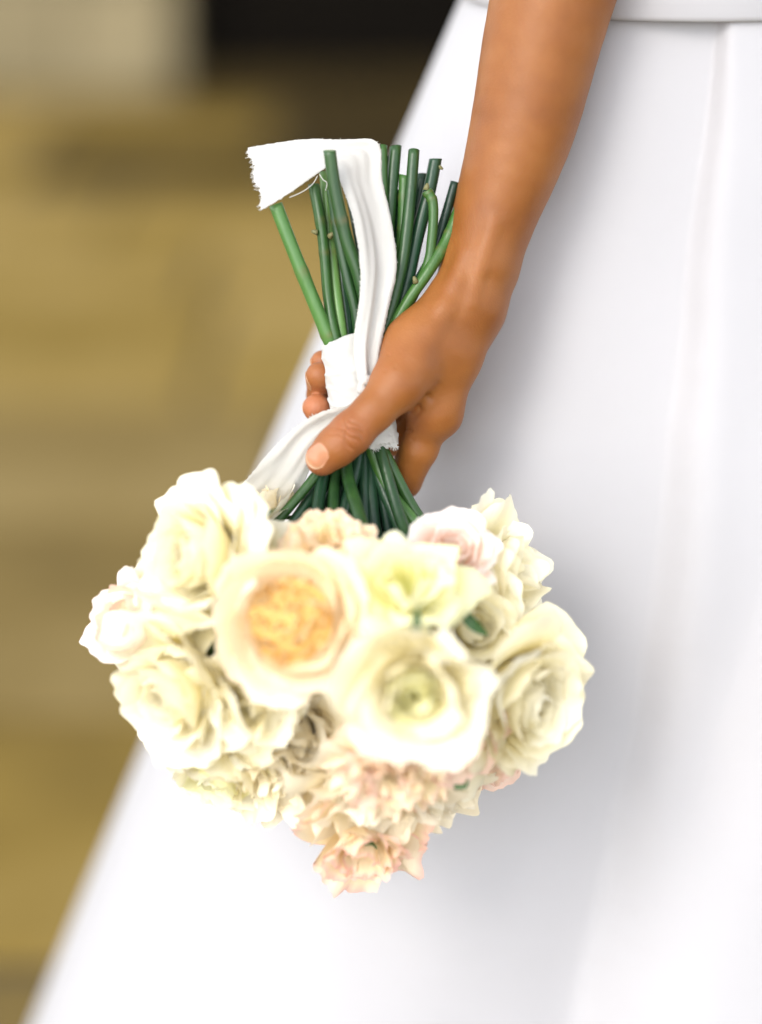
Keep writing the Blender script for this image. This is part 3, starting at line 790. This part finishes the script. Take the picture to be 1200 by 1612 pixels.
rt, RP = ribbon([((566, 612, -17), (592, 602, -15)), ((557, 545, -20), (600, 548, -15)), ((566, 470, -23), (614, 478, -14)), ((567, 415, -24), (623, 420, -10)),
        ((556, 345, -22), (614, 350, -6)), ((538, 292, -17), (600, 285, -2)), ((524, 262, -12), (594, 226, -2)), ((500, 274, -14), (540, 220, -4)), ((458, 303, -18), (472, 219, -8)), ((413, 331, -22), (391, 231, -14))],
       n=150, amp=1.5, seed=4, ragged=0.9, nu=36)
# two loose threads hanging off the fold
for pts in ([(500, 277, -14), (492, 290, -16), (476, 302, -17), (456, 311, -19)], [(503, 274, -14), (509, 283, -15), (515, 288, -15), (513, 300, -14)]):
    v, f = tube(catmull([PX(*p) for p in pts], 16), 0.00022, 5); mesh('loose_thread', v, f, M_ribbon, parent=rt)
ribbon([((598, 606, -16.0), (602, 668, -16)), ((552, 636, -18), (566, 678, -16.5)), ((508, 648, -20), (524, 700, -16)), ((468, 672, -22), (496, 722, -15)), ((426, 713, -20), (474, 768, -9)),
        ((372, 775, -8), (440, 812, 4)), ((290, 842, 14), (400, 890, 22)), ((204, 902, 24), (262, 965, 30))], n=130, amp=2.4, seed=9, folds=4, ragged=1.2, nu=44, mat=M_sheer)
# tucked torn end of the binding below the thumb
ribbon([((606, 648, -14), (560, 672, -16)), ((618, 672, -10), (572, 700, -15)), ((626, 704, -7), (586, 706, -13))], n=40, amp=0.3, seed=2, folds=2, ragged=0.6, name='ribbon_end')
# small knot
kp = catmull([PX(*p) for p in [(588, 600, -17), (580, 596, -20), (570, 604, -20.5), (572, 618, -19), (584, 622, -18), (592, 612, -17)]], 40)
V, F = tube(kp, 0.0021 * (1 + .25 * np.sin(np.arange(40) * .7)), 10); mesh('ribbon_knot', V, F, M_ribbon, parent=bq)

# ------------------------------------------------------------------ flowers
def frame(axis, spin):
    z = np.asarray(axis, float); z /= np.linalg.norm(z)
    x = np.cross([0.1, 0.2, 1.0], z); x /= np.linalg.norm(x); y = np.cross(z, x)
    c, s = math.cos(spin), math.sin(spin)
    return np.stack([c * x + s * y, -s * x + c * y, z], 1)       # columns

def petal_geo(R, L, W, th, phi, r, r0=0.05, lip=0.0, ruff=0.04, rfreq=5, point=0.05, serr=0.0, spiral=0.10, nu=23, nv=15, offs=(0, 0), amax=1.7, cupk=0.22, crease=0):
    u = np.linspace(-1, 1, nu); v = np.linspace(0, 1, nv)
    vf = np.linspace(0, 1.15, 70)
    a, b, c = np.radians(th)
    # angle from the flower axis along the petal: quadratic through base, middle, tip
    th_v = a * (1 - vf) * (1 - 2 * vf) + b * 4 * vf * (1 - vf) + c * vf * (2 * vf - 1)
    ds = L / 69 * 1.15
    rho = r0 * R + np.cumsum(np.sin(th_v)) * ds; hh = np.cumsum(np.cos(th_v)) * ds
    zig = (serr * (np.abs(((u * rfreq * 1.7 + r.uniform()) % 1) - 0.5) * 2 - 0.5) + serr * 0.7 * r.normal(size=nu) * 0.5) if serr else 0
    Lf = 1 - cupk * np.abs(u) ** 2.4 + point * np.exp(-(u / 0.22) ** 2) + 0.022 * np.sin(u * 7 + r.uniform(0, 6)) + 0.016 * np.sin(u * r.uniform(13, 19) + r.uniform(0, 6)) + zig
    U, V = np.meshgrid(u, v)
    ve = V * Lf[None, :] if not serr else V * (1 + (Lf[None, :] - 1) * V ** 3)
    rr = np.interp(ve, vf, rho); h = np.interp(ve, vf, hh); tv = np.interp(ve, vf, th_v)
    wp = 0.28 + 0.72 * np.sin(np.pi / 2 * np.clip(V / 0.72, 0, 1))
    s = U * W / 2 * wp
    ang = np.clip(s / np.maximum(rr, 0.16 * R), -amax, amax)
    rr = rr * (1 + spiral * U)
    dn = ruff * R * np.sin(U * rfreq + r.uniform(0, 6.28) + 1.5 * V) * V ** 3 + 0.5 * ruff * R * np.sin(U * rfreq * 2.3 + r.uniform(0, 6.28)) * V ** 4
    for _ in range(crease):
        u0 = r.uniform(-0.7, 0.7); dn += r.normal() * 0.10 * R * np.maximum(0, 1 - np.abs(U - u0) / 0.45) * V ** 1.5
    dn += lip * R * np.abs(U) ** 2.5 * V ** 2.2 + 0.012 * R * np.sin(V * 5 + r.uniform(0, 6)) * np.cos(U * 2)
    rr = rr + dn * np.cos(tv); h = h - dn * np.sin(tv)
    rr = np.maximum(rr, 0.01 * R)
    X = rr * np.cos(phi + ang) + offs[0] * R; Y = rr * np.sin(phi + ang) + offs[1] * R
    P = np.stack([X, Y, h], -1).reshape(-1, 3)
    uv = np.stack([U * .5 + .5, V], -1).reshape(-1, 2)
    rim = np.maximum(V, np.abs(U) ** 3 * np.clip(V * 1.6, 0, 1)).ravel()
    return P, grid_faces(nu, nv), uv, rim

GA = math.pi * (3 - math.sqrt(5))
def flower(name, px, py, w, Rpx, axis, kind, mat, spin=0.0, seed=0, mat2=None, label=None, openness=1.0, calyx=True, n=None):
    r = np.random.default_rng(seed + 100)
    R = Rpx / S * (D + w / 1000.0)
    ctr = PX(px, py, w); ax_ = dirw(*axis); M = frame(ax_, spin)
    base = ctr - ax_ * R * 0.38
    fe = empty(name, base, parent=bq)
    if label: fe['label'] = label
    def put(g, m):
        P, F, uv, rim = g
        mesh('petal', base + P @ M.T, F, m, parent=fe, uv=uv, attr={'rim': rim}, origin=base)
    if kind == 'rose':
        n = n or 30
        for i in range(n):
            t = (i / (n - 1)); tt = t ** 0.9 * openness
            a = 35 + 50 * tt + r.normal() * 4; b = -2 + 62 * tt ** 1.2 + r.normal() * 5 * (1 + t); c = -22 + 118 * tt ** 1.25 + r.normal() * (10 + 16 * t)
            L = R * (0.74 + 0.42 * t) * r.uniform(0.93, 1.07); W = R * (0.85 + 0.62 * t) * r.uniform(0.9, 1.1)
            put(petal_geo(R, L, W, (a, b, c), i * GA + r.normal() * 0.12, r, lip=0.03 + 0.13 * t * r.uniform(0.3, 1.3), ruff=0.014 + 0.045 * t, rfreq=r.uniform(2.5, 5.5), point=0.02 + 0.06 * t * r.uniform(), cupk=0.20, crease=int(t > 0.4) * r.integers(0, 3)), mat2 if (mat2 and t < 0.35) else mat)
        hb = []
        for q_ in np.linspace(0, 1, 7):
            a_ = np.linspace(0, 2 * np.pi, 12, endpoint=False)
            hb.append(np.c_[R * 0.15 * math.cos(q_ * 1.5) * np.cos(a_ + q_), R * 0.15 * math.cos(q_ * 1.5) * np.sin(a_ + q_), np.full(12, R * (0.2 + 0.36 * q_))])
        hb = np.vstack(hb); put((hb, grid_faces(12, 7, True), np.full((len(hb), 2), .6), np.zeros(len(hb))), mat2 or mat)
    elif kind == 'pointy':                      # loose outer petals with rolled edges that come to a point
        n = n or 26
        for i in range(n):
            t = i / (n - 1); tt = t * openness
            a = 40 + 45 * tt; b = 8 + 52 * tt + r.normal() * 6; c = -10 + 105 * tt + r.normal() * 16
            L = R * (0.8 + 0.45 * t) * r.uniform(0.9, 1.08); W = R * (0.85 + 0.45 * t)
            put(petal_geo(R, L, W, (a, b, c), i * GA + r.normal() * 0.15, r, lip=0.10 + 0.30 * t * r.uniform(0.5, 1.3), ruff=0.02, rfreq=r.uniform(1.5, 3), point=0.10 + 0.12 * r.uniform(), cupk=0.30, crease=2), mat)
    elif kind == 'cup':                         # garden rose: bowl of guard petals round a packed heart
        dome = []
        for q_ in np.linspace(0, 1, 8):
            a_ = np.linspace(0, 2 * np.pi, 24, endpoint=False)
            dome.append(np.c_[0.66 * R * q_ * np.cos(a_) + 1e-6, 0.66 * R * q_ * np.sin(a_), np.full(24, R * (0.36 - 0.10 * q_ ** 2))])
        dome = np.vstack(dome); put((dome, grid_faces(24, 8, True), np.full((len(dome), 2), .5), np.zeros(len(dome))), mat2)
        for i in range(80):
            q = math.sqrt((i + 0.5) / 80); a0 = i * GA
            o = (0.68 * q * math.cos(a0), 0.68 * q * math.sin(a0))
            put(petal_geo(R, R * r.uniform(0.56, 0.68) * (1 - 0.06 * q), R * r.uniform(0.4, 0.7), (6 + r.normal() * 8, -4 + r.normal() * 10, -12 + r.normal() * 22), a0 + math.pi * r.integers(0, 2) + r.normal() * 0.9, r, r0=0.03, ruff=0.06, rfreq=4, point=-0.02, cupk=0.16, offs=o, nu=11, nv=9, amax=1.0), mat2)
        for i in range(18):
            t = i / 17
            put(petal_geo(R, R * (0.86 + 0.32 * t), R * (1.05 + 0.35 * t), (95 - 4 * t, 34 + 26 * t + r.normal() * 4, -6 + 74 * t ** 1.3 + r.normal() * 9), i * GA + r.normal() * .1, r, r0=0.22 + 0.04 * t, lip=0.02 + 0.05 * t, ruff=0.022, rfreq=3, point=0.0, cupk=0.20), mat)
    elif kind == 'ruffle':                      # carnation / lisianthus: many crinkled toothed petals
        n = n or 34
        for i in range(n):
            t = i / (n - 1); tt = t * openness
            a = 20 + 40 * tt; b = 12 + 58 * tt + r.normal() * 9; c = 10 + 85 * tt + r.normal() * 18
            put(petal_geo(R, R * (0.78 + 0.30 * t) * r.uniform(0.9, 1.08), R * (0.75 + 0.35 * t), (a, b, c), i * GA + r.normal() * .25, r, r0=0.03, lip=0.02, ruff=0.085, rfreq=r.uniform(5, 8), point=0, cupk=0.06, serr=0.055, nu=25, nv=12, spiral=0.05, amax=1.3), mat2 if (mat2 and r.random() < .3) else mat)
    elif kind == 'lisianthus':
        for i in range(n):
            t = i / (n - 1); tt = t * openness
            put(petal_geo(R, R * (0.85 + 0.3 * t) * r.uniform(0.92, 1.08), R * (1.0 + 0.4 * t), (35 + 40 * tt, 12 + 50 * tt + r.normal() * 8, 8 + 70 * tt + r.normal() * 16), i * GA + r.normal() * .2, r, r0=0.04, lip=0.04, ruff=0.07, rfreq=r.uniform(3, 6), point=0, cupk=0.08, serr=0.05, nu=25, nv=13, spiral=0.08, amax=1.5, crease=1), mat)
    elif kind == 'bud':
        n = n or 13
        for i in range(n):
            t = i / (n - 1)
            put(petal_geo(R, R * (1.35 + 0.2 * t), R * (1.0 + 0.5 * t), (60, 6 + 22 * t, -24 + 48 * t * openness + r.normal() * 6), i * GA + r.normal() * .1, r, lip=0.02 + 0.06 * t, ruff=0.015, rfreq=3, point=0.04, cupk=0.24), mat2 if (mat2 and t > 0.6) else mat)
    if calyx:
        Vs, Fs, o_ = [], [], 0
        # receptacle
        k = 10; prof = [(0.10, -0.20), (0.17, -0.12), (0.19, -0.03), (0.12, 0.06)]
        a = np.linspace(0, 2 * np.pi, k, endpoint=False)
        Vr = np.vstack([np.c_[R * p * np.cos(a), R * p * np.sin(a), np.full(k, R * h)] for p, h in prof])
        Vs.append(Vr); Fs += grid_faces(k, len(prof), True).tolist(); o_ += len(Vr)
        for j in range(5):
            P, F, uv, rim = petal_geo(R, R * r.uniform(0.55, 0.75), R * 0.2, (70, 95 + r.normal() * 12, 130 + r.normal() * 25), j * 2 * math.pi / 5 + r.normal() * .1, r, r0=0.12, nu=5, nv=8, point=0.3, cupk=0.7, ruff=0.03)
            Vs.append(P); Fs += (F + o_).tolist(); o_ += len(P)
        mesh('calyx', base + np.vstack(Vs) @ M.T, Fs, M_leaf, parent=fe, origin=base)
    return fe

FL = [
 ('rose', 322, 882, -28, 140, (-.70, .14, .62), 'rose', M_white, dict(label='large white rose, outermost beside the ribbon tail')),
 ('rose', 292, 1085, -24, 148, (-.58, -.40, .62), 'rose', M_white, dict(openness=1.0)),
 ('rose', 240, 985, 4, 84, (-.62, .25, .60), 'bud', M_blush, dict(label='blush pink rosebud at the bouquet edge', mat2=M_pink, openness=1.5)),
 ('garden_rose', 455, 980, -62, 104, (-.13, -.10, 1), 'cup', M_peach, dict(mat2=M_orange, label='peach garden rose with an apricot packed heart')),
 ('rose', 655, 1080, -82, 140, (-.04, -.34, .93), 'rose', M_white, dict(mat2=M_green, label='largest white rose with a greenish heart', openness=0.76, n=24)),
 ('rose', 815, 1098, -24, 142, (.66, -.25, .58), 'rose', M_white, dict(openness=1.05)),
 ('rose', 778, 892, 8, 112, (.72, .28, .40), 'pointy', M_white, dict(label='cream rose with pointed rolled petals')),
 ('rose', 712, 872, -22, 80, (.15, .45, .75), 'rose', M_pink, dict(label='pale pink rose', openness=0.9, n=16)),
 ('rose', 645, 925, -58, 98, (.10, .50, .65), 'pointy', M_green, dict(label='greenish white rose with broad outer petals', openness=0.95, n=16)),
 ('carnation', 512, 862, -40, 78, (-.10, .55, .75), 'ruffle', M_carn, dict(label='small peach carnation under the stems', n=26)),
 ('carnation', 615, 1210, -42, 104, (.05, -.55, .80), 'ruffle', M_carn, dict(mat2=M_blush, label='ruffled peach and blush carnation', n=24, openness=1.12)),
 ('rose', 585, 1248, -12, 128, (.02, -.75, .50), 'pointy', M_cream, dict(label='cream peach rose with layered pointed petals', openness=1.1, n=32)),
 ('lisianthus', 572, 1322, -4, 100, (.0, -.68, .70), 'lisianthus', M_lisi, dict(label='lowest bloom, peach with toothed pink edges', openness=1.0, n=15)),
 ('rose', 355, 1200, 4, 118, (-.35, -.75, .45), 'rose', M_white, dict(mat2=M_green)),
 ('rose', 782, 1195, 18, 80, (.55, -.70, .25), 'rose', M_blush, dict(n=20)),
 ('rose', 465, 1145, -14, 104, (-.15, -.55, .75), 'pointy', M_cream, dict(n=22)),
 ('rose', 415, 800, 18, 66, (-.35, .70, .35), 'rose', M_cream, dict(n=14)),
 ('rose', 560, 845, 26, 70, (.1, .8, .2), 'rose', M_cream, dict(n=14)),
 ('rose', 430, 960, 30, 110, (-.5, .2, -.6), 'rose', M_white, dict(n=16)),
 ('rose', 640, 1000, 30, 115, (.2, .1, -.9), 'rose', M_cream, dict(n=16)),
 ('rose', 520, 1130, 32, 115, (-.1, -.5, -.7), 'rose', M_white, dict(n=16)),
 ('rose', 715, 1120, 28, 105, (.5, -.5, -.5), 'rose', M_blush, dict(n=16)),
 ('rose', 375, 985, -8, 95, (-.3, .0, .9), 'rose', M_white, dict(n=18)),
 ('rose', 740, 985, -20, 96, (.3, .1, .8), 'rose', M_white, dict(n=18)),
 ('rose', 262, 975, -6, 92, (-.5, .0, .8), 'rose', M_white, dict(n=18)),
 ('rose', 395, 1105, -38, 96, (-.25, -.35, .85), 'rose', M_white, dict(n=20)),
 ('rose', 440, 1215, -4, 96, (-.3, -.7, .6), 'pointy', M_cream, dict(n=20)),
 ('rose', 705, 1170, -34, 92, (.3, -.5, .75), 'rose', M_blush, dict(n=20)),
 ('rose', 680, 1245, -2, 88, (.4, -.75, .45), 'pointy', M_cream, dict(n=20)),
 ('rose', 400, 905, -22, 88, (-.2, .35, .85), 'rose', M_white, dict(n=18)),
]
for k, (nm, px_, py_, w_, R_, ax_, kd, mt, kw) in enumerate(FL):
    flower(nm, px_, py_, w_ - 26, R_, ax_, kd, mt, spin=k * 1.3, seed=k, **kw)

# a few green leaves and sepals that show between the blooms
def leaf(pts, wpx, seed=0):
    r = np.random.default_rng(seed); n = 12
    P = catmull([PX(*p) for p in pts], n); T = np.gradient(P, axis=0); T /= np.linalg.norm(T, axis=1)[:, None]
    side = np.cross(T, -FWD); side /= np.linalg.norm(side, axis=1)[:, None]
    t = np.linspace(0, 1, n); wd = wpx / S * np.sin(np.pi * np.clip(t * 0.93 + 0.05, 0, 1)) ** 0.8
    V = np.stack([P - side * wd[:, None], P + FWD * wd[:, None] * 0.35, P + side * wd[:, None]], 1).reshape(-1, 3)
    mesh('leaf', V, grid_faces(3, n), M_leaf, parent=bq)
leaf([(722, 950, -68), (742, 980, -70), (768, 1000, -66)], 9)
leaf([(698, 1232, -56), (714, 1238, -60), (732, 1238, -60), (737, 1225, -58)], 3.5)
leaf([(640, 842, -20), (662, 828, -18), (690, 820, -12), (712, 822, -8)], 5)
leaf([(430, 872, -30), (432, 852, -26), (440, 838, -20)], 5)
leaf([(572, 1316, -46), (582, 1330, -40), (594, 1336, -36)], 7)
